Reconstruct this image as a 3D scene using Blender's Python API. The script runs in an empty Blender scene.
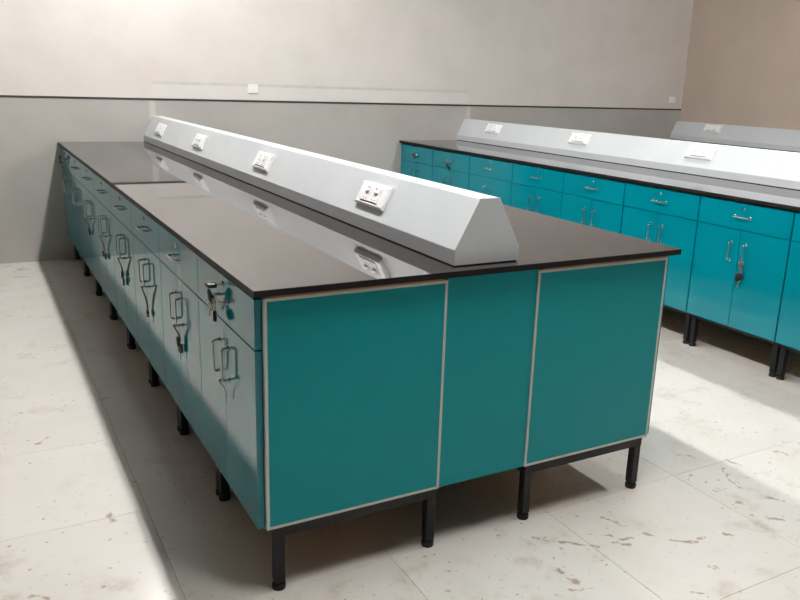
import bpy, bmesh, math, random
from mathutils import Vector, Matrix
random.seed(7)
scene = bpy.context.scene
C = scene.collection

# ------------------------------------------------------------------ camera
CAM = (-0.5768, -1.8210, 1.3876)
YAW, PITCH, ROLL = -0.5161, -0.2593, 0.0349
F_PX, PU, PV = 789.87, 15.38, -7.64            # focal length and principal point in an 800x600 frame
fw = Vector((-math.sin(YAW)*math.cos(PITCH), math.cos(YAW)*math.cos(PITCH), math.sin(PITCH)))
rt = Vector((math.cos(YAW), math.sin(YAW), 0)); up = rt.cross(fw)
r2 = rt*math.cos(ROLL) + up*math.sin(ROLL); u2 = up*math.cos(ROLL) - rt*math.sin(ROLL)
cam_d = bpy.data.cameras.new('camera'); cam = bpy.data.objects.new('camera', cam_d); C.objects.link(cam)
M = Matrix((r2, u2, -fw)).transposed().to_4x4(); M.translation = CAM
cam.matrix_world = M
cam_d.sensor_width = 36; cam_d.lens = F_PX*36/800
cam_d.shift_x = -PU/800; cam_d.shift_y = PV/800
cam_d.clip_start = 0.05
scene.camera = cam

# ------------------------------------------------------------------ world, exposure, lamp rows
w = bpy.data.worlds.new('world'); scene.world = w; w.use_nodes = True
w.node_tree.nodes['Background'].inputs[0].default_value = (0.8, 0.85, 0.9, 1)
w.node_tree.nodes['Background'].inputs[1].default_value = 0.05
vs = scene.view_settings
vs.view_transform = 'Standard'; vs.look = 'None'; vs.gamma = 1; vs.exposure = 0.08; vs.use_curve_mapping = False
TUBE_POWER = 150.0
LAMPS = [  # x, y centre, number of tubes, brightness of its tubes
    (0.50, -0.28, 2, 1.4), (0.50, 1.08, 2, .85), (0.50, 2.40, 2, .85), (0.50, 3.70, 2, .95),
    (2.00, 0.00, 1, .6),
    (3.55, -0.35, 2, .78), (3.55, 1.10, 2, .8), (3.55, 2.50, 1, .9)]
LAMP_Z, CEIL = 2.98, 3.06

# ------------------------------------------------------------------ dimensions (metres)
H = 0.88                 # worktop height
SLAB = 0.018
W1 = 1.472               # island worktop width
L = 4.5812               # back wall
X2 = 2.8333              # second island, left edge of worktop
XR = 6.351               # right wall
XL = -6.0; YF = -8.0     # walls behind and beside the camera
ZB = 0.1976              # underside of cabinets
DADO = 1.199
UW = 0.5675              # cabinet width
T_X, T_W, T_LIP, T_H, T_TOP, T_SB = 0.609, 0.225, 0.0487, 0.194, 0.069, 0.049

# ------------------------------------------------------------------ material helpers
def mat(name, color, rough=0.5, metal=0.0, ior=1.5, spec=0.5):
    m = bpy.data.materials.new(name); m.use_nodes = True
    b = m.node_tree.nodes['Principled BSDF']
    b.inputs['Base Color'].default_value = (*color, 1); b.inputs['Roughness'].default_value = rough
    b.inputs['Metallic'].default_value = metal; b.inputs['IOR'].default_value = ior
    b.inputs['Specular IOR Level'].default_value = spec
    return m
class N:
    def __init__(s, m):
        s.t = m.node_tree; s.b = s.t.nodes['Principled BSDF']
    def new(s, typ, **kw):
        n = s.t.nodes.new(typ)
        for k, v in kw.items(): setattr(n, k, v)
        return n
    def link(s, a, b): s.t.links.new(a, b)
    def put(s, sock, v):
        if hasattr(v, 'is_output'): s.link(v, sock)
        else: sock.default_value = v
    def math(s, op, a, b=0.0, c=None, clamp=False):
        n = s.new('ShaderNodeMath', operation=op, use_clamp=clamp)
        s.put(n.inputs[0], a); s.put(n.inputs[1], b)
        if c is not None: s.put(n.inputs[2], c)
        return n.outputs[0]
    def mix(s, fac, a, b, mode='MIX'):
        n = s.new('ShaderNodeMix', data_type='RGBA', blend_type=mode)
        s.put(n.inputs[0], fac)
        s.put(n.inputs[6], a if hasattr(a, 'is_output') else (*a, 1))
        s.put(n.inputs[7], b if hasattr(b, 'is_output') else (*b, 1))
        return n.outputs[2]
    def smooth(s, v, lo, hi, a=0.0, b=1.0):
        n = s.new('ShaderNodeMapRange', interpolation_type='SMOOTHSTEP')
        s.put(n.inputs[0], v)
        for i, q in enumerate((lo, hi, a, b)): s.put(n.inputs[i+1], q)
        return n.outputs[0]
    def noise(s, vec, scale, detail=2.0, rough=0.5):
        n = s.new('ShaderNodeTexNoise'); s.link(vec, n.inputs['Vector'])
        n.inputs['Scale'].default_value = scale; n.inputs['Detail'].default_value = detail
        n.inputs['Roughness'].default_value = rough
        return n.outputs['Fac']
    def bump(s, height, strength, dist):
        n = s.new('ShaderNodeBump'); s.link(height, n.inputs['Height'])
        n.inputs['Strength'].default_value = strength; n.inputs['Distance'].default_value = dist
        s.link(n.outputs[0], s.b.inputs['Normal'])

def lin(r, g, b):
    f = lambda c: c/12.92 if c <= 0.04045 else ((c+0.055)/1.055)**2.4
    return tuple(f(c/255) for c in (r, g, b))

# teal laminate
def teal_mat(name, ior, r0, r1, c0, c1):
    m = mat(name, lin(4, 126, 138), r0, ior=ior)
    n = N(m); pos = n.new('ShaderNodeNewGeometry').outputs['Position']
    f = n.noise(pos, 900, 1.0); f2 = n.noise(pos, 6, 2.0)
    c = n.mix(n.smooth(f, .3, .7), c0, c1)
    c = n.mix(n.smooth(f2, .3, .75), c, tuple((a+b)/2 for a, b in zip(c0, c1)))
    n.link(c, n.b.inputs['Base Color'])
    n.link(n.smooth(f2, .2, .8, r0, r1), n.b.inputs['Roughness'])
    return m
TEAL = teal_mat('teal_laminate', 1.47, .055, .085, lin(0, 119, 133), lin(2, 132, 146))
TEAL_PANEL = teal_mat('teal_matt_lightened', 1.3, .30, .36, lin(0, 141, 149), lin(1, 154, 161))  # same laminate as the doors, colour lightened in place of light on the panels
WHITE_EDGE = mat('white_edge_band', lin(204, 205, 196), 0.4)
def granite():
    m = mat('black_granite', (.012, .011, .011), 0.05, ior=1.9)
    n = N(m); pos = n.new('ShaderNodeNewGeometry').outputs['Position']
    f = n.noise(pos, 420, 2.0, .6)
    c = n.mix(n.smooth(f, .55, .75), (.022, .016, .016), (.075, .060, .058))
    n.link(c, n.b.inputs['Base Color'])
    n.link(n.smooth(n.noise(pos, 5, 3), .25, .8, .012, .03), n.b.inputs['Roughness'])
    return m
GRANITE = granite()
GRANITE_EDGE = mat('honed_granite_edge', (.010, .009, .009), .5, spec=.2)
def plywood():
    m = mat('plywood', lin(150, 112, 72), 0.7)
    n = N(m); pos = n.new('ShaderNodeNewGeometry').outputs['Position']
    sc = n.new('ShaderNodeVectorMath', operation='MULTIPLY'); n.link(pos, sc.inputs[0]); sc.inputs[1].default_value = (6, 6, 260)
    n.link(n.mix(n.smooth(n.noise(sc.outputs[0], 1, 3), .3, .7), lin(160, 116, 72), lin(196, 150, 100)), n.b.inputs['Base Color'])
    return m
PLY = plywood()
BLACK = mat('black_powder_coat', (.008, .008, .009), 0.5, spec=.35)
RUBBER = mat('black_rubber', (.012, .012, .012), 0.75)
STEEL = mat('satin_steel', (.46, .46, .45), 0.22, metal=1.0)
BRASSY = mat('key_nickel', (.50, .46, .38), 0.32, metal=1.0)
TAG = mat('black_plastic', (.008, .008, .009), 0.35)
CORD = mat('brown_cord', lin(104, 88, 72), 0.85)
PALE_CORD = mat('pale_cord', lin(176, 178, 168), 0.85)
RED_CORD = mat('red_cord', lin(150, 84, 74), 0.85)
PAPER = mat('paper_tag', lin(222, 220, 210), 0.8)
PLASTIC = mat('white_plastic', lin(246, 246, 246), 0.3)
DARKHOLE = mat('socket_hole', (.06, .06, .065), 0.6)
GASKET = mat('dark_gasket', (.02, .02, .02), 0.8)
def trunk_mat():
    m = mat('grey_powder_coat', lin(204, 208, 212), 0.42)
    n = N(m); pos = n.new('ShaderNodeNewGeometry').outputs['Position']
    n.bump(n.noise(pos, 700, 1), .06, .0006)
    n.link(n.mix(n.smooth(n.noise(pos, 4, 3), .3, .75), lin(201, 206, 210), lin(207, 211, 214)), n.b.inputs['Base Color'])
    return m
TRUNK = trunk_mat()

# floor tiles: off white glazed, with trodden-in mud
SMEARS = [(1.16, -0.07, 1.19, -0.15), (1.09, -0.16, 1.16, -0.22), (1.09, -0.21, 1.13, -0.24), (1.22, -0.22, 1.24, -0.24),
 (1.27, -0.28, 1.31, -0.32), (1.31, -0.32, 1.38, -0.32), (0.83, -0.25, 0.85, -0.32), (0.81, -0.34, 0.86, -0.36),
 (1.75, 0.16, 1.8, 0.11), (1.8, 0.1, 1.82, 0.06), (1.9, 0.03, 1.91, -0.02), (1.83, -0.01, 1.79, -0.06), (1.85, -0.08, 1.86, -0.1),
 (1.66, -0.13, 1.71, -0.12), (1.68, -0.33, 1.71, -0.37), (1.8, -0.24, 1.83, -0.28), (1.66, -0.21, 1.67, -0.22), (1.46, -0.33, 1.47, -0.35),
 (2.15, 0.0, 2.17, -0.04), (1.12, -0.5, 1.14, -0.52), (0.87, -0.08, 1.03, -0.2), (2.36, 0.82, 2.37, 0.81), (1.43, 0.12, 1.44, 0.11),
 (1.78, -0.09, 1.76, -0.14), (1.26, -0.44, 1.28, -0.45), (1.68, 0.01, 1.64, -0.02), (-0.54, 0.3, -0.5, 0.27), (-0.48, 0.71, -0.47, 0.73),
 (-0.29, 0.66, -0.29, 0.6), (-0.2, 0.86, -0.18, 0.83), (-0.18, 1.64, -0.14, 1.66), (-0.46, 1.29, -0.41, 1.33)]
def segment_group():
    g = bpy.data.node_groups.new('smear', 'ShaderNodeTree')
    for nm in ('P', 'A', 'B'): g.interface.new_socket(nm, in_out='INPUT', socket_type='NodeSocketVector')
    g.interface.new_socket('D', in_out='OUTPUT', socket_type='NodeSocketFloat')
    gi = g.nodes.new('NodeGroupInput'); go = g.nodes.new('NodeGroupOutput')
    def vm(op, a, b=None, out=0):
        n = g.nodes.new('ShaderNodeVectorMath'); n.operation = op
        g.links.new(a, n.inputs[0])
        if b is not None: g.links.new(b, n.inputs[3] if op == 'SCALE' else n.inputs[1])
        return n.outputs[out]
    pa = vm('SUBTRACT', gi.outputs['P'], gi.outputs['A']); ba = vm('SUBTRACT', gi.outputs['B'], gi.outputs['A'])
    d = g.nodes.new('ShaderNodeMath'); d.operation = 'DIVIDE'; d.use_clamp = True
    g.links.new(vm('DOT_PRODUCT', pa, ba, 1), d.inputs[0]); g.links.new(vm('DOT_PRODUCT', ba, ba, 1), d.inputs[1])
    g.links.new(vm('LENGTH', vm('SUBTRACT', pa, vm('SCALE', ba, d.outputs[0])), None, 1), go.inputs['D'])
    return g
def tile_mat():
    m = mat('white_floor_tile', lin(222, 218, 210), 0.22)
    n = N(m); pos = n.new('ShaderNodeNewGeometry').outputs['Position']
    oi = n.new('ShaderNodeObjectInfo').outputs['Random']
    big = n.noise(pos, 1.6, 4, .6); med = n.noise(pos, 7, 5, .65); fine = n.noise(pos, 30, 3, .6)
    c = n.mix(oi, lin(219, 215, 209), lin(225, 221, 215))
    c = n.mix(n.smooth(n.noise(pos, 2.6, 3, .5), .35, .8, 0, .35), c, lin(208, 200, 189))            # grey veining and dust film
    dirt = n.math('MULTIPLY', n.smooth(med, .5, .8), n.smooth(big, .35, .65))
    c = n.mix(n.math('MULTIPLY', dirt, .7), c, lin(172, 150, 128))
    spk = n.math('MULTIPLY', n.smooth(n.noise(pos, 40, 2, .5), .65, .74), n.smooth(big, .36, .56))
    c = n.mix(n.math('MULTIPLY', spk, .6), c, lin(140, 112, 90))
    # individual mud smears
    wob = n.new('ShaderNodeTexNoise'); n.link(pos, wob.inputs['Vector']); wob.inputs['Scale'].default_value = 26; wob.inputs['Detail'].default_value = 3
    vs_ = n.new('ShaderNodeVectorMath', operation='MULTIPLY_ADD'); n.link(wob.outputs['Color'], vs_.inputs[0])
    vs_.inputs[1].default_value = (.05, .05, 0); vs_.inputs[2].default_value = (-.025, -.025, 0)
    ad = n.new('ShaderNodeVectorMath', operation='ADD'); n.link(pos, ad.inputs[0]); n.link(vs_.outputs[0], ad.inputs[1])
    g = segment_group(); dmin = None
    for (x0, y0, x1, y1) in SMEARS:
        q = n.new('ShaderNodeGroup'); q.node_tree = g; n.link(ad.outputs[0], q.inputs['P'])
        q.inputs['A'].default_value = (x0, y0, 0); q.inputs['B'].default_value = (x1, y1, 0)
        dmin = q.outputs[0] if dmin is None else n.math('MINIMUM', dmin, q.outputs[0])
    wid = n.smooth(fine, .3, .7, .003, .019)
    sm = n.math('SUBTRACT', 1.0, n.math('DIVIDE', dmin, wid), clamp=True)
    sm = n.math('MULTIPLY', n.smooth(sm, 0, .9), n.smooth(fine, .3, .6, .25, .8))
    c = n.mix(sm, c, lin(140, 110, 90))
    n.link(c, n.b.inputs['Base Color'])
    rgh = n.math('ADD', n.smooth(n.noise(pos, 1.1, 1, .5), .3, .7, .20, .26), n.math('MULTIPLY', sm, .4))
    n.link(rgh, n.b.inputs['Roughness'])
    return m
TILE = tile_mat()
GROUT = mat('tile_grout', lin(158, 142, 122), 0.85)

def back_wall_mat():
    m = mat('painted_wall', lin(226, 220, 211), 0.6)
    n = N(m); pos = n.new('ShaderNodeNewGeometry').outputs['Position']
    s = n.new('ShaderNodeSeparateXYZ'); n.link(pos, s.inputs[0]); x, z = s.outputs[0], s.outputs[2]
    mot = n.noise(pos, 2.2, 5, .6); fin = n.noise(pos, 14, 3)
    upc = n.mix(n.smooth(mot, .35, .7), lin(227, 221, 216), lin(220, 214, 208))
    def band(v, c0, hw, soft): return n.smooth(n.math('ABSOLUTE', n.math('SUBTRACT', v, c0)), hw-soft, hw+soft, 1, 0)
    # filled-in cable chase: a grey horizontal line and two pale drops
    inx = n.math('MULTIPLY', n.smooth(x, .66, .72), n.smooth(x, 3.58, 3.52))
    chase = n.math('MULTIPLY', band(z, 1.322, .010, .010), inx)
    upc = n.mix(n.math('MULTIPLY', chase, n.smooth(fin, .3, .7, .35, .8)), upc, lin(196, 194, 192))
    fill = n.math('MULTIPLY', n.math('MULTIPLY', n.smooth(z, 1.20, 1.23), n.smooth(z, 1.315, 1.305)), inx)
    upc = n.mix(n.math('MULTIPLY', fill, .35), upc, lin(232, 230, 226))
    rd = n.new('ShaderNodeVectorMath', operation='DISTANCE'); n.link(pos, rd.inputs[0]); rd.inputs[1].default_value = (.70, L, 1.44)
    upc = n.mix(n.math('MULTIPLY', n.smooth(rd.outputs['Value'], .10, .0), n.smooth(fin, .35, .7, .1, .5)), upc, lin(224, 190, 170))
    low = n.mix(n.smooth(mot, .35, .7), lin(184, 181, 176), lin(177, 174, 169))
    drop = n.math('ADD', band(x, .685, .022, .012), band(x, 3.56, .022, .012), clamp=True)
    drop = n.math('MULTIPLY', drop, n.smooth(z, 1.0, 1.06))
    low = n.mix(n.math('MULTIPLY', drop, .6), low, lin(214, 210, 200))
    c = n.mix(n.math('GREATER_THAN', z, DADO), low, upc)
    n.link(c, n.b.inputs['Base Color']); n.bump(fin, .05, .004)
    return m
def plain_wall(name, a, b):
    m = mat(name, a, 0.65); n = N(m); pos = n.new('ShaderNodeNewGeometry').outputs['Position']
    n.link(n.mix(n.smooth(n.noise(pos, 1.8, 5, .6), .35, .7), a, b), n.b.inputs['Base Color'])
    n.bump(n.noise(pos, 14, 3), .05, .004)
    return m
WALL_B = back_wall_mat()
WALL_R = plain_wall('tan_wall', lin(190, 174, 161), lin(183, 167, 154))
WALL_O = plain_wall('darkened_cream_wall', lin(178, 172, 164), lin(170, 164, 156))  # unseen walls, colour darkened to cut bounced light
CEILM = plain_wall('darkened_ceiling_paint', lin(160, 158, 154), lin(154, 152, 148))  # unseen ceiling, greyed to weaken its bounced light
TRIMM = mat('dark_dado_strip', lin(48, 47, 50), 0.5)

# ------------------------------------------------------------------ mesh helpers
def link(name, me, m, parent=None, loc=None):
    o = bpy.data.objects.new(name, me); C.objects.link(o)
    if m is not None and not me.materials: me.materials.append(m)
    if parent is not None: o.parent = parent
    if loc is not None: o.location = loc
    return o
def box_bm(bm, x0, x1, y0, y1, z0, z1, bev=0.0, seg=1):
    vs_ = [bm.verts.new((x, y, z)) for x in (x0, x1) for y in (y0, y1) for z in (z0, z1)]
    fs = [bm.faces.new([vs_[i] for i in q]) for q in ((0,1,3,2), (4,6,7,5), (0,4,5,1), (2,3,7,6), (0,2,6,4), (1,5,7,3))]
    if bev:
        es = list({e for f in fs for e in f.edges})
        bmesh.ops.bevel(bm, geom=es, offset=bev, segments=seg, affect='EDGES', profile=0.5)
def fin(bm, name, smooth=False):
    bmesh.ops.recalc_face_normals(bm, faces=bm.faces)
    me = bpy.data.meshes.new(name); bm.to_mesh(me); bm.free()
    if smooth:
        for p in me.polygons: p.use_smooth = True
        me.set_sharp_from_angle(angle=math.radians(40))
    return me
def box(name, x0, x1, y0, y1, z0, z1, bev=0.0, seg=1):
    bm = bmesh.new(); box_bm(bm, x0, x1, y0, y1, z0, z1, bev, seg); return fin(bm, name)
def boxes(name, lst, bev=0.0):
    bm = bmesh.new()
    for b in lst: box_bm(bm, *b, bev)
    return fin(bm, name)
def rounded(pts, r, n=4):
    pts = [Vector(p) for p in pts]; out = [pts[0]]
    for i in range(1, len(pts)-1):
        a, b, c = pts[i-1], pts[i], pts[i+1]
        d0 = (a-b).normalized(); d1 = (c-b).normalized()
        p0, p1 = b+d0*r, b+d1*r
        for k in range(n+1):
            t = k/n; out.append(p0*(1-t)**2 + b*2*t*(1-t) + p1*t*t)
    out.append(pts[-1]); return out
def tube_bm(bm, pts, r, n=10, caps=True, closed=False):
    pts = [Vector(p) for p in pts]; k = len(pts)
    tg = []
    for i in range(k):
        a = pts[(i-1) % k] if (closed or i > 0) else pts[i]; b = pts[(i+1) % k] if (closed or i < k-1) else pts[i]
        tg.append((b-a).normalized())
    ref = Vector((0, 0, 1)) if abs(tg[0].z) < .9 else Vector((1, 0, 0))
    u = tg[0].cross(ref).normalized(); rings = []
    for i in range(k):
        u = (u - tg[i]*u.dot(tg[i])).normalized(); v = tg[i].cross(u)
        rings.append([bm.verts.new(pts[i] + (u*math.cos(a)+v*math.sin(a))*r) for a in (2*math.pi*j/n for j in range(n))])
    for i in range(k if closed else k-1):
        A, B = rings[i], rings[(i+1) % k]
        for j in range(n): bm.faces.new((A[j], A[(j+1) % n], B[(j+1) % n], B[j]))
    if caps and not closed:
        bm.faces.new(rings[0][::-1]); bm.faces.new(rings[-1])
def tube(name, pts, r, n=10, **k):
    bm = bmesh.new(); tube_bm(bm, pts, r, n, **k); return fin(bm, name, True)
def lathe_bm(bm, prof, n=16, c=(0, 0, 0), axis='z'):
    rings = []
    for (r, h) in prof:
        ring = []
        for j in range(n):
            a = 2*math.pi*j/n; p = (r*math.cos(a), r*math.sin(a), h)
            if axis == 'x': p = (h, p[0], p[1])
            ring.append(bm.verts.new((c[0]+p[0], c[1]+p[1], c[2]+p[2])))
        rings.append(ring)
    for A, B in zip(rings, rings[1:]):
        for j in range(n): bm.faces.new((A[j], A[(j+1) % n], B[(j+1) % n], B[j]))
    bm.faces.new(rings[0][::-1]); bm.faces.new(rings[-1])
def empty(name, loc=(0, 0, 0), rotz=0.0, label=None, cat=None, group=None):
    o = bpy.data.objects.new(name, None); C.objects.link(o); o.empty_display_size = .1
    o.location = loc; o.rotation_euler = (0, 0, rotz)
    tag(o, label, cat, group); return o
def tag(o, label=None, cat=None, group=None, kind=None):
    if label: o['label'] = label
    if cat: o['category'] = cat
    if group: o['group'] = group
    if kind: o['kind'] = kind
    return o

# ------------------------------------------------------------------ room
floor = tag(link('floor', box('floor', XL, XR, YF, L, -.06, -.0015), GROUT), 'white glazed tile floor with trodden-in mud marks', kind='structure')
PT = .595; TX0, TY0 = 1.0150, 0.030
tile_me = box('floor_tile', .0007, PT-.0007, .0007, PT-.0007, -.009, 0, .0005)
i0 = math.ceil((XL-TX0)/PT)-1; i1 = math.ceil((XR-TX0)/PT); j0 = math.ceil((YF-TY0)/PT)-1; j1 = math.ceil((L-TY0)/PT)
rest = []
for i in range(i0, i1):
    for j in range(j0, j1):
        x0, y0 = TX0+i*PT, TY0+j*PT
        if x0 < -1.9 or y0 < -2.6:
            rest.append((max(x0, XL)+.0007, min(x0+PT, XR)-.0007, max(y0, YF)+.0007, min(y0+PT, L)-.0007, -.009, 0)); continue
        if x0 >= XL and x0+PT <= XR and y0 >= YF and y0+PT <= L:
            link('floor_tile', tile_me, TILE, floor, (x0, y0, random.uniform(-.0003, .0)))
        else:
            a, b, c, d = max(x0, XL), min(x0+PT, XR), max(y0, YF), min(y0+PT, L)
            if b-a > .01 and d-c > .01:
                link('floor_tile', box('floor_tile_cut', .0007, b-a-.0007, .0007, d-c-.0007, -.009, 0, .0005), TILE, floor, (a, c, 0))
rest = [b for b in rest if b[1]-b[0] > .01 and b[3]-b[2] > .01]
tag(link('floor_tile_field', boxes('floor_tile_field', rest), TILE, floor), kind='stuff')   # tiles beside and behind the camera
wb = tag(link('wall_back', box('wall_back', XL-.1, XR+.1, L, L+.1, -.06, CEIL), WALL_B), 'cream upper wall and grey painted lower wall behind the benches', kind='structure')
tag(link('wall_right', box('wall_right', XR, XR+.1, YF-.1, L, -.06, CEIL), WALL_R), 'plain tan wall on the right', kind='structure')
tag(link('wall_left', box('wall_left', XL-.1, XL, YF-.1, L, -.06, CEIL), WALL_O), 'darkened cream wall on the left', kind='structure')
tag(link('wall_front', box('wall_front', XL, XR, YF-.1, YF, -.06, CEIL), WALL_O), 'darkened cream wall behind the camera', kind='structure')
tag(link('ceiling', box('ceiling', XL-.1, XR+.1, YF-.1, L+.1, CEIL, CEIL+.1), CEILM), 'darkened grey ceiling', kind='structure')
tag(link('trim_1', box('trim_1', XL, XR, L-.004, L, DADO-.008, DADO+.007, .001), TRIMM), 'thin dark strip between the cream and grey wall paint', kind='structure')

# ------------------------------------------------------------------ ceiling battens
def batten(x, y, n, gain):
    side = 'over the near bench' if x < 1 else ('over the aisle' if x < 3 else 'over the second bench')
    where = 'behind the camera' if y < -1 else 'before its open end' if y < 0 else ('first from its open end' if y < 1.5 else ('second from its open end' if y < 3 else 'beside the back wall'))
    root = empty('batten_light', (x, y, CEIL), 0, f'{["single", "twin", "triple"][n-1]} tube batten light on the ceiling {side}, {where}', 'light', 'ceiling batten lights')
    link('housing', box('housing', -.05, .05, -.62, .62, -.045, 0, .004), PLASTIC, root)
    for k in range(n):
        dx = (k-(n-1)/2)*(.044 if n < 3 else .032)
        tm = bpy.data.materials.get(f'lit_tube_{gain}')
        if tm is None:
            tm = mat(f'lit_tube_{gain}', (.9, .9, .9), .4)
            b = tm.node_tree.nodes['Principled BSDF']
            b.inputs['Emission Color'].default_value = (1.0, .985, .96, 1); b.inputs['Emission Strength'].default_value = TUBE_POWER*gain
        t = link('tube', tube('tube', [(dx, -.585, -.07), (dx, .585, -.07)], .013, 12), tm, root)
        for s in (-1, 1):
            link('tube_holder', box('tube_holder', dx-.012, dx+.012, s*.585-.02*(s < 0), s*.585+.02*(s > 0), -.088, -.045, .002), PLASTIC, root)
for l in LAMPS: batten(*l)

# ------------------------------------------------------------------ worktops
def worktop(x0, x1, y0, y1, label):
    o = link('worktop', box('worktop', x0, x1, y0, y1, H-SLAB, H), GRANITE)
    o.data.materials.append(GRANITE_EDGE)
    for p in o.data.polygons: p.material_index = 0 if p.normal.z > .5 else 1
    return tag(o, label, 'worktop', 'polished black worktops')
worktop(0, W1, 0, L-.001, 'polished black stone worktop of the near bench, reflecting the wall')
worktop(X2, X2+W1, -.03, L-.001, 'polished black stone worktop of the second bench, in the middle distance')
worktop(XR-.72, XR-.001, -.03, L-.001, 'black stone worktop of the bench along the tan wall')

# ------------------------------------------------------------------ base cabinets
def handle_mesh(name, horizontal):
    h, so = .047, .0215
    if horizontal: p = [(0, -h, 0), (-so, -h, 0), (-so, h, 0), (0, h, 0)]
    else: p = [(0, 0, -h), (-so, 0, -h), (-so, 0, h), (0, 0, h)]
    bm = bmesh.new(); tube_bm(bm, rounded(p, .009), .0036, 10)
    for q in (p[0], p[3]): lathe_bm(bm, [(.0075, 0), (.0075, -.002), (.0048, -.0035)], 12, q, 'x')
    return fin(bm, name, True)
HD_H = handle_mesh('drawer_handle', True); HD_V = handle_mesh('door_handle', False)
bm = bmesh.new(); lathe_bm(bm, [(.009, 0), (.009, -.002), (.0075, -.0035)], 16, (0, 0, 0), 'x'); box_bm(bm, -.0042, -.003, -.0006, .0006, -.004, .004)
LOCK = fin(bm, 'lock', True)
CT = H-.0295                                    # top of drawer front
DR0, DO1 = .7135, .7100                         # drawer bottom, door top
CARCASS = box('carcass', .020, .555, .0012, UW-.0012, ZB, CT, .001)
CARCASS.materials.append(TEAL); CARCASS.materials.append(PLY)
for p in CARCASS.polygons: p.material_index = 1 if p.normal.z < -.5 else 0
PLYEND = box('plywood_edge', .030, .550, -.0105, .004, CT, H-SLAB)
PLYEND_F = box('plywood_edge', .030, .550, UW-.004, UW+.0105, CT, H-SLAB)
PLYTOP = box('plywood_top', .070, .552, .004, UW-.004, CT, H-SLAB)
DRAWER = box('drawer', 0, .019, .0018, UW-.0018, DR0, CT-.003, .0012)
half = UW/2
DOOR = box('door', 0, .019, 0, half-.0032, ZB, DO1, .0012)
RT = .030                                       # frame tube
def frame_mesh(y0, y1):
    return boxes('stand_frame', [(.043, .043+RT, y0, y1, ZB-RT, ZB), (.526, .526+RT, y0, y1, ZB-RT, ZB),
                                 (.043+RT, .526, y0, y0+RT, ZB-RT, ZB), (.043+RT, .526, y1-RT, y1, ZB-RT, ZB)])
FRAME = frame_mesh(0, UW-.001); FRAME_N = frame_mesh(-.010, UW-.001); FRAME_F = frame_mesh(.001, UW+.010)
LEG = box('leg', -RT/2, RT/2, -RT/2, RT/2, .022, ZB-RT, .002)
bm = bmesh.new(); lathe_bm(bm, [(.019, 0), (.0195, .004), (.0195, .014), (.017, .017), (.008, .018), (.008, .024)], 16)
FOOT = fin(bm, 'foot', True)
def panel_meshes():
    # end panel with pale edge banding on its four edges, local y = 0 outer face towards -y
    x0, x1, z0, z1, e = .021, .563, ZB, CT, .008
    p = box('end_panel', x0+e, x1-e, -.0112, 0, z0+e, z1-e)
    b = boxes('edge_band', [(x0, x1, -.012, 0, z0, z0+e), (x0, x1, -.012, 0, z1-e, z1), (x0, x0+e, -.012, 0, z0+e, z1-e), (x1-e, x1, -.012, 0, z0+e, z1-e)])
    return p, b
PANEL, BAND = panel_meshes()
def mirror_y(me, y):
    m2 = me.copy(); m2.transform(Matrix.Translation((0, y, 0)) @ Matrix.Scale(-1, 4, (0, 1, 0))); m2.flip_normals(); return m2
PANEL_F, BAND_F = mirror_y(PANEL, UW), mirror_y(BAND, UW)
def cabinet(x, y, rotz, label, group, panel=None):
    r = empty('base_cabinet', (x, y, 0), rotz, label, 'cabinet', group)
    link('carcass', CARCASS, TEAL, r); link('plywood_top', PLYTOP, PLY, r)
    d = link('drawer', DRAWER, TEAL, r)
    link('handle', HD_H, STEEL, d, (0, half, .780)); link('lock', LOCK, STEEL, d, (0, half, .822))
    for k in range(2):
        dd = link('door', DOOR, TEAL, r, (0, .0018 if k == 0 else half+.0014, 0))
        link('handle', HD_V, STEEL, dd, (0, (half-.046) if k == 0 else .043, .597))
    link('stand_frame', FRAME if not panel else (FRAME_N if panel == 'near' else FRAME_F), BLACK, r)
    for lx in (.058, .541):
        for ly in (.005 if panel == 'near' else .0185, UW-.005 if panel == 'far' else UW-.021):
            g = link('leg', LEG, BLACK, r, (lx, ly, 0)); link('foot', FOOT, RUBBER, g)
    if panel:
        pm, bmn = (PANEL, BAND) if panel == 'near' else (PANEL_F, BAND_F)
        link('plywood_edge', PLYEND if panel == 'near' else PLYEND_F, PLY, r)
        p = tag(link('end_panel', pm, TEAL_PANEL, r), 'teal end panel'); tag(link('edge_band', bmn, WHITE_EDGE, p), 'pale edge banding around the end panel')
    return r
ORD = ['first', 'second', 'third', 'fourth', 'fifth', 'sixth', 'seventh', 'eighth']
Y1 = .0347; P1 = .568
EXTRA1 = {0: 'keys at drawer', 1: 'dark key bunch', 2: 'long corded key', 3: 'thick key cords',
          4: 'two small keys', 5: 'broad black tag', 6: 'no keys', 7: 'at wall'}
for i in range(8):
    cabinet(.012, Y1+i*P1, 0, f'{ORD[i]} teal cabinet from open end, near bench left side, {EXTRA1[i]}', 'cabinets on the left side of the near bench', 'near' if i == 0 else None)
for i in range(8):
    cabinet(W1-.012, Y1+i*P1+UW, math.pi, f'teal cabinet on right side of near bench, {ORD[i]} from its open end', 'cabinets on the right side of the near bench', 'far' if i == 0 else None)
P2 = .5716; B2X = X2+.0127
def y2(i): return L-.0134-(i+1)*P2                # i counts from the back wall
EXTRA2 = {0: 'tag on drawer handle', 1: 'tag below drawer handle', 6: 'keys on door handle', 7: 'at photo edge'}
for i in range(8):
    e = EXTRA2.get(i); cabinet(B2X, y2(i), 0, f'{ORD[i]} bright teal cabinet from back wall, second bench' + (', ' + e if e else ''), 'cabinets facing the aisle on the second bench', 'near' if i == 7 else None)
# plain teal board between the two rows at the open end
tag(link('filler_panel', box('filler_panel', .5755, .8965, .026, .040, ZB+.001, H-SLAB), TEAL_PANEL), 'plain teal filler board between the two pale-edged end panels', 'panel')
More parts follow.
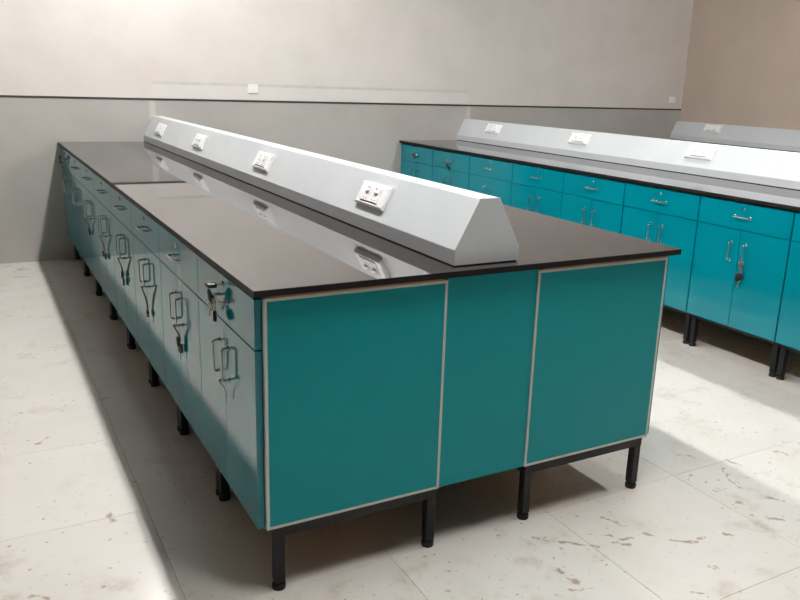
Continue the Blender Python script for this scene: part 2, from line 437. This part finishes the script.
# added boards standing in for unseen cabinets; the second bench's blocks light underneath
def stand_in_support(x, y0, y1, label, xleg):
    r = empty('bench_stand_in', (x, y0, 0), 0, label, 'support')
    link('stand_in_board', box('stand_in_board', 0, .018, 0, y1-y0, .002, H-SLAB), TEAL, r)
    n = 5
    for k in range(n):
        yy = .05+(y1-y0-.1)*k/(n-1)
        g = link('leg', box('support_leg', -RT/2, RT/2, -RT/2, RT/2, .022, H-SLAB, .002), BLACK, r, (xleg, yy, 0)); link('foot', FOOT, RUBBER, g)
    link('rail', box('rail', xleg-RT/2, xleg+RT/2, RT, y1-y0-RT, H-SLAB-RT, H-SLAB), BLACK, r)
stand_in_support(X2+.62, .0, L-.01, 'added teal board blocking light, and black legs, under the far half of second bench', .75)
stand_in_support(XR-.60, .0, L-.01, 'teal board and black legs under the bench along tan wall', .50)

# ------------------------------------------------------------------ raised service trunking
def extrude_profile(name, prof, y0, y1, bev=.0):
    bm = bmesh.new()
    A = [bm.verts.new((x, y0, z)) for x, z in prof]; B = [bm.verts.new((x, y1, z)) for x, z in prof]
    bm.faces.new(A); bm.faces.new(B[::-1])
    n = len(prof); es = []
    for i in range(n):
        bm.faces.new((A[i], A[(i+1) % n], B[(i+1) % n], B[i]))
    if bev:
        bm.edges.ensure_lookup_table()
        es = [e for e in bm.edges if abs(e.verts[0].co.y-e.verts[1].co.y) > .01 and max(v.co.z for v in e.verts) > .01]
        bmesh.ops.bevel(bm, geom=es, offset=bev, segments=2, affect='EDGES', profile=.5)
    return fin(bm, name)
GAP = .004
def full_prof(s=0.0):
    c = T_W/2
    return [(s, GAP), (s, T_LIP), (c-T_TOP/2+s*.5, T_H-s), (c+T_TOP/2-s*.5, T_H-s), (T_W-s, T_LIP), (T_W-s, GAP)]
def trunking(x, y0, seams, label, prof, wid):
    r = empty('service_trunking', (x, y0, H), 0, label, 'trunking', 'raised grey service trunking')
    ys = [y0] + seams + [L-.002]
    for k in range(len(ys)-1):
        link('cover_section', extrude_profile('cover_section', prof, ys[k]-y0+(.0015 if k == 0 else .0005), ys[k+1]-y0-.0005, .002), TRUNK, r)
    ec = extrude_profile('end_cap', prof, 0, .0013)
    link('end_cap', ec, TRUNK, r)
    link('gasket', box('gasket', .004, wid-.004, .004, L-.006-y0, 0, GAP), GASKET, r)
    return r
SY1 = [.643, 1.828, 3.012, 4.110]; SY2 = [1.732, 2.893, 4.045]
trunking(T_X, T_SB, [1.235, 2.42, 3.56], 'long grey sloping trunking on the near bench, four white sockets on its left face', full_prof(), T_W)
trunking(X2+T_X, T_SB, [1.14, 2.31, 3.47], 'long grey sloping trunking along the middle of the second bench', full_prof(), T_W)
hp = [(0, GAP), (0, T_LIP), (.078, T_H), (.122, T_H), (.122, GAP)]
trunking(XR-.124, T_SB, [1.14, 2.31, 3.47], 'grey trunking fixed against the tan wall, farthest of the three', hp, .122)

# ------------------------------------------------------------------ sockets
SW, SH_, ST = .212, .084, .016
bm = bmesh.new()
def plate(bm, hw, hh, z0, z1, ins):
    a = [bm.verts.new((sx*hw, sy*hh, z0)) for sx, sy in ((-1,-1),(1,-1),(1,1),(-1,1))]
    m_ = [bm.verts.new((sx*hw, sy*hh, z1-.005)) for sx, sy in ((-1,-1),(1,-1),(1,1),(-1,1))]
    b = [bm.verts.new((sx*(hw-ins), sy*(hh-ins), z1)) for sx, sy in ((-1,-1),(1,-1),(1,1),(-1,1))]
    bm.faces.new(a[::-1]); bm.faces.new(b)
    for P, Q in ((a, m_), (m_, b)):
        for i in range(4): bm.faces.new((P[i], P[(i+1) % 4], Q[(i+1) % 4], Q[i]))
plate(bm, SW/2, SH_/2, 0, ST, .006)
PLATE = fin(bm, 'cover_plate')
bm = bmesh.new(); plate(bm, .043, .035, 0, .012, .004); PLATE_S = fin(bm, 'cover_plate_small')
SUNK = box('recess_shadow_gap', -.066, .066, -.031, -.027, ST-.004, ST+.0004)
INSERT = box('socket_insert', -.031, .031, -.027, .029, ST-.002, ST+.0025, .0015)
bm = bmesh.new(); 
vs1 = [(-.0145, -.011, 0), (.0145, -.011, 0), (.0145, .011, 0), (-.0145, .011, 0)]
lo = [bm.verts.new(v) for v in vs1]; hi = [bm.verts.new((v[0]*.94, v[1]*.94, .0065 if v[1] < 0 else .003)) for v in vs1]
bm.faces.new(lo[::-1]); bm.faces.new(hi)
for i in range(4): bm.faces.new((lo[i], lo[(i+1) % 4], hi[(i+1) % 4], hi[i]))
ROCKER = fin(bm, 'rocker_switch')
bm = bmesh.new(); lathe_bm(bm, [(.0036, 0), (.0036, .0012)], 10); DOT = fin(bm, 'indicator')
bm = bmesh.new()
for dx, dy, r_ in ((-.0095, -.007, .0025), (.0095, -.007, .0025), (0, .010, .0033)): lathe_bm(bm, [(r_, 0), (r_, .0006)], 10, (dx, dy, 0))
HOLES = fin(bm, 'pin_holes')
def socket(name, mw, label, group, small=False):
    r = empty(name, label=label, cat='socket', group=group); r.matrix_world = mw
    if small:
        link('cover_plate', PLATE_S, PLASTIC, r)
        for s in (-1, 1): link('rocker_switch', ROCKER, PLASTIC, r, (s*.017, 0, .011))
        return r
    link('cover_plate', PLATE, PLASTIC, r)
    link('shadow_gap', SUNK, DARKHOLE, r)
    for s in (-1, 1):
        ins = link('socket_insert', INSERT, PLASTIC, r, (s*.033, 0, 0))
        link('pin_holes', HOLES, DARKHOLE, ins, (0, -.012, ST+.0022))
        rk = link('rocker_switch', ROCKER, PLASTIC, r, (s*.033, .017, ST+.0022)); link('indicator', DOT, DARKHOLE, rk, (-.003*s, .004, .0035))
    return r
def face_matrix(x0, y, zc):
    # point on the sloping left face of a trunking whose lip is at x0
    t = (zc-(H+T_LIP))/(T_H-T_LIP); ux = Vector((0, -1, 0)); uy = Vector((.0779, 0, .1451)).normalized(); uz = ux.cross(uy)
    m = Matrix((ux, uy, uz)).transposed().to_4x4(); m.translation = (x0+.0779*t, y, zc); return m
near = ['nearest the open end', 'second from the open end', 'third from the open end', 'nearest the back wall']
for y, t in zip(SY1, near): socket('double_socket', face_matrix(T_X, y, 1.000), f'white double switched socket on near bench trunking, {t}', 'sockets on the near trunking')
for y, t in zip(SY2, ['closest to the photo edge', 'in the middle of the three', 'nearest the back wall']):
    socket('double_socket', face_matrix(X2+T_X, y, 1.016), f'white double switched socket on second bench trunking, {t}', 'sockets on the second trunking')
socket('double_socket', face_matrix(XR-.124, 4.05, 1.022), 'dim white socket on the far trunking against tan wall', 'sockets on the far trunking')
def wall_matrix(x, z):
    m = Matrix(((1, 0, 0), (0, 0, 1), (0, -1, 0))).transposed().to_4x4()
    m = Matrix((Vector((1, 0, 0)), Vector((0, 0, 1)), Vector((0, -1, 0)))).transposed().to_4x4(); m.translation = (x, L, z); return m
socket('wall_switch', wall_matrix(1.478, 1.295), 'small white switch plate on cream wall above the near trunking', 'wall switch plates', True)
socket('wall_switch', wall_matrix(6.195, 1.300), 'small white switch plate on cream wall by the room corner', 'wall switch plates', True)

# ------------------------------------------------------------------ keys on the fronts
def key_mesh(name='key'):
    bm = bmesh.new()   # hangs down along -z from its bow at the origin, thin along x
    tube_bm(bm, [(0, .0075*math.cos(a), .0075*math.sin(a)-.006) for a in (2*math.pi*k/12 for k in range(12))], .0022, 6, closed=True)
    box_bm(bm, -.0011, .0011, -.0028, .0028, -.046, -.014); box_bm(bm, -.0011, .0011, .0028, .0048, -.044, -.038); box_bm(bm, -.0011, .0011, .0028, .0042, -.033, -.029)
    return fin(bm, name, True)
KEY = key_mesh()
def tag_mesh(wd, ht, th=.006):
    bm = bmesh.new(); box_bm(bm, -th/2, th/2, -wd/2, wd/2, -ht, 0, min(wd, ht, th)*.38, 3); return fin(bm, 'key_tag', True)
BOW = tag_mesh(.028, .026, .010); LONGTAG = tag_mesh(.026, .032, .009)
def ring_mesh(r=.012, t=.0011):
    bm = bmesh.new(); tube_bm(bm, [(0, r*math.cos(a), r*math.sin(a)-r) for a in (2*math.pi*k/18 for k in range(18))], t, 6, closed=True)
    return fin(bm, 'key_ring', True)
RING = ring_mesh()
def hang(door_x, y, z_top, length, cord, label, pieces, spread=.006, group='keys on the cabinet fronts', wob=0.0):
    """cord loop over a handle at (door_x-.024, y, z_top), with tags and keys below"""
    r = empty('key_bunch', (door_x-.0215, y, z_top), 0, label, 'keys', group)
    if length:
        for s in (-1, 1):
            pts = [(-.0055, s*.001, .004), (-.0058, s*spread*.5, -.006), (.005, s*spread, -length*.4), (.011, s*spread*.8+wob, -length*.75), (.012, wob, -length)]
            link('cord', tube('cord', rounded(pts, .006, 3), .0010 if cord is PALE_CORD else .0024, 6), cord, r)
        link('knot', tag_mesh(.009, .010, .009), cord, r, (-.006, 0, .006))
    for (me, m, dx, dy, dz, rx) in pieces:
        o = link({'key': 'key', 'key_ring': 'key_ring'}.get(me.name.split('.')[0], 'key_tag'), me, m, r, (dx+(.011 if length and dz < -.03 else 0), dy, dz)); o.rotation_euler = (rx, 0, random.uniform(-.15, .15) if length else random.uniform(-.5, .5))
    return r
X1F = .012
def yu(i): return Y1+i*P1+half                      # centre of unit i on the near bench
ynear, yfar = -.043, .046                          # handle offsets towards the viewer / the wall  (near handle = lower y)
# first unit: key standing in the drawer lock, ring of keys over the drawer handle
r = empty('lock_key', (X1F, yu(0), .822), 0, 'black-headed key standing in the lock of the foremost drawer', 'keys', 'keys on the cabinet fronts')
link('key_blade', box('key_blade', -.024, -.003, -.003, .003, -.0011, .0011), BRASSY, r)
bm = bmesh.new(); box_bm(bm, -.048, -.018, -.016, .016, -.0065, .0065, .0055, 3); link('key_head', fin(bm, 'key_head', True), TAG, r)
hang(X1F, yu(0)+.036, .784, 0, CORD, 'ring of keys with black tags over the foremost drawer handle',
     [(RING, STEEL, -.003, 0, .006, 0), (BOW, TAG, -.008, -.004, .012, .3), (KEY, BRASSY, -.003, .006, -.016, .5), (KEY, BRASSY, .003, -.004, -.016, -.1), (KEY, CORD, -.006, .001, -.018, .25),
      (LONGTAG, TAG, .001, -.022, -.042, -.3), (KEY, BRASSY, .006, -.012, -.018, -.55)])
hang(X1F, yu(0)+ynear, .550, .052, PALE_CORD, 'pale thread with a small paper tag on the foremost door handle', [(tag_mesh(.010, .012, .003), PAPER, 0, 0, -.052, 0)], .001)
hang(X1F, yu(1)+ynear, .550, .060, CORD, 'brown cord with dark key tags on door handle of the second near cabinet',
     [(BOW, TAG, -.004, .008, -.050, .5), (LONGTAG, TAG, .003, -.004, -.066, -.2), (BOW, TAG, 0, .010, -.076, 0), (KEY, BRASSY, 0, .002, -.082, .1)], .007)
hang(X1F, yu(2)+ynear, .550, .105, CORD, 'long cord with one black-headed key on third near cabinet', [(BOW, TAG, 0, .002, -.100, .3), (KEY, BRASSY, 0, 0, -.108, .1)], .011)
hang(X1F, yu(3)+ynear, .550, .090, CORD, 'thick brown cords with two dark keys on fourth near cabinet',
     [(LONGTAG, CORD, -.003, .012, -.070, .6), (BOW, TAG, 0, -.004, -.088, 0), (LONGTAG, TAG, .002, .010, -.100, .2), (KEY, BRASSY, .002, -.01, -.090, -.3)], .009)
hang(X1F, yu(4)+ynear, .550, .085, CORD, 'cord with two small black keys on fifth near cabinet', [(BOW, TAG, -.003, .016, -.086, .4), (BOW, TAG, .002, -.012, -.094, .2), (KEY, BRASSY, 0, 0, -.082, .1)], .012)
hang(X1F, yu(5)+ynear, .550, .070, CORD, 'cord with one broad black tag on sixth near cabinet', [(LONGTAG, TAG, 0, 0, -.066, 1.3), (BOW, TAG, .002, .012, -.072, 0)], .010)
hang(X1F, yu(7)+.030, .784, 0, CORD, 'two black key tags on the drawer nearest the back wall', [(BOW, TAG, -.006, 0, .022, 0), (BOW, TAG, -.004, .012, -.010, .3), (RING, STEEL, -.002, 0, .006, 0)])
# second bench
def yv(i): return y2(i)+half
hang(B2X, yv(6)+ynear, .550, .066, RED_CORD, 'reddish cord with two black keys on the second bench door nearest the camera',
     [(tag_mesh(.022, .012, .010), RED_CORD, -.002, 0, .008, 0), (BOW, TAG, 0, .010, -.062, .5), (LONGTAG, TAG, -.002, -.004, -.078, 1.2), (KEY, BRASSY, 0, .003, -.085, .1), (BOW, PAPER, 0, -.004, -.055, .2)], .004)
hang(B2X, yv(0)-.018, .784, 0, CORD, 'black key tag on the second bench drawer beside the back wall', [(RING, STEEL, -.002, 0, .006, 0), (LONGTAG, TAG, -.004, 0, -.010, .8), (BOW, PALE_CORD, .002, .022, .004, .2)])
hang(B2X, yv(1)+.012, .784, .040, PALE_CORD, 'black round key tag hanging below second drawer from the back wall', [(LONGTAG, TAG, 0, 0, -.038, 1.2), (BOW, TAG, .003, -.004, -.050, 0)], .003)
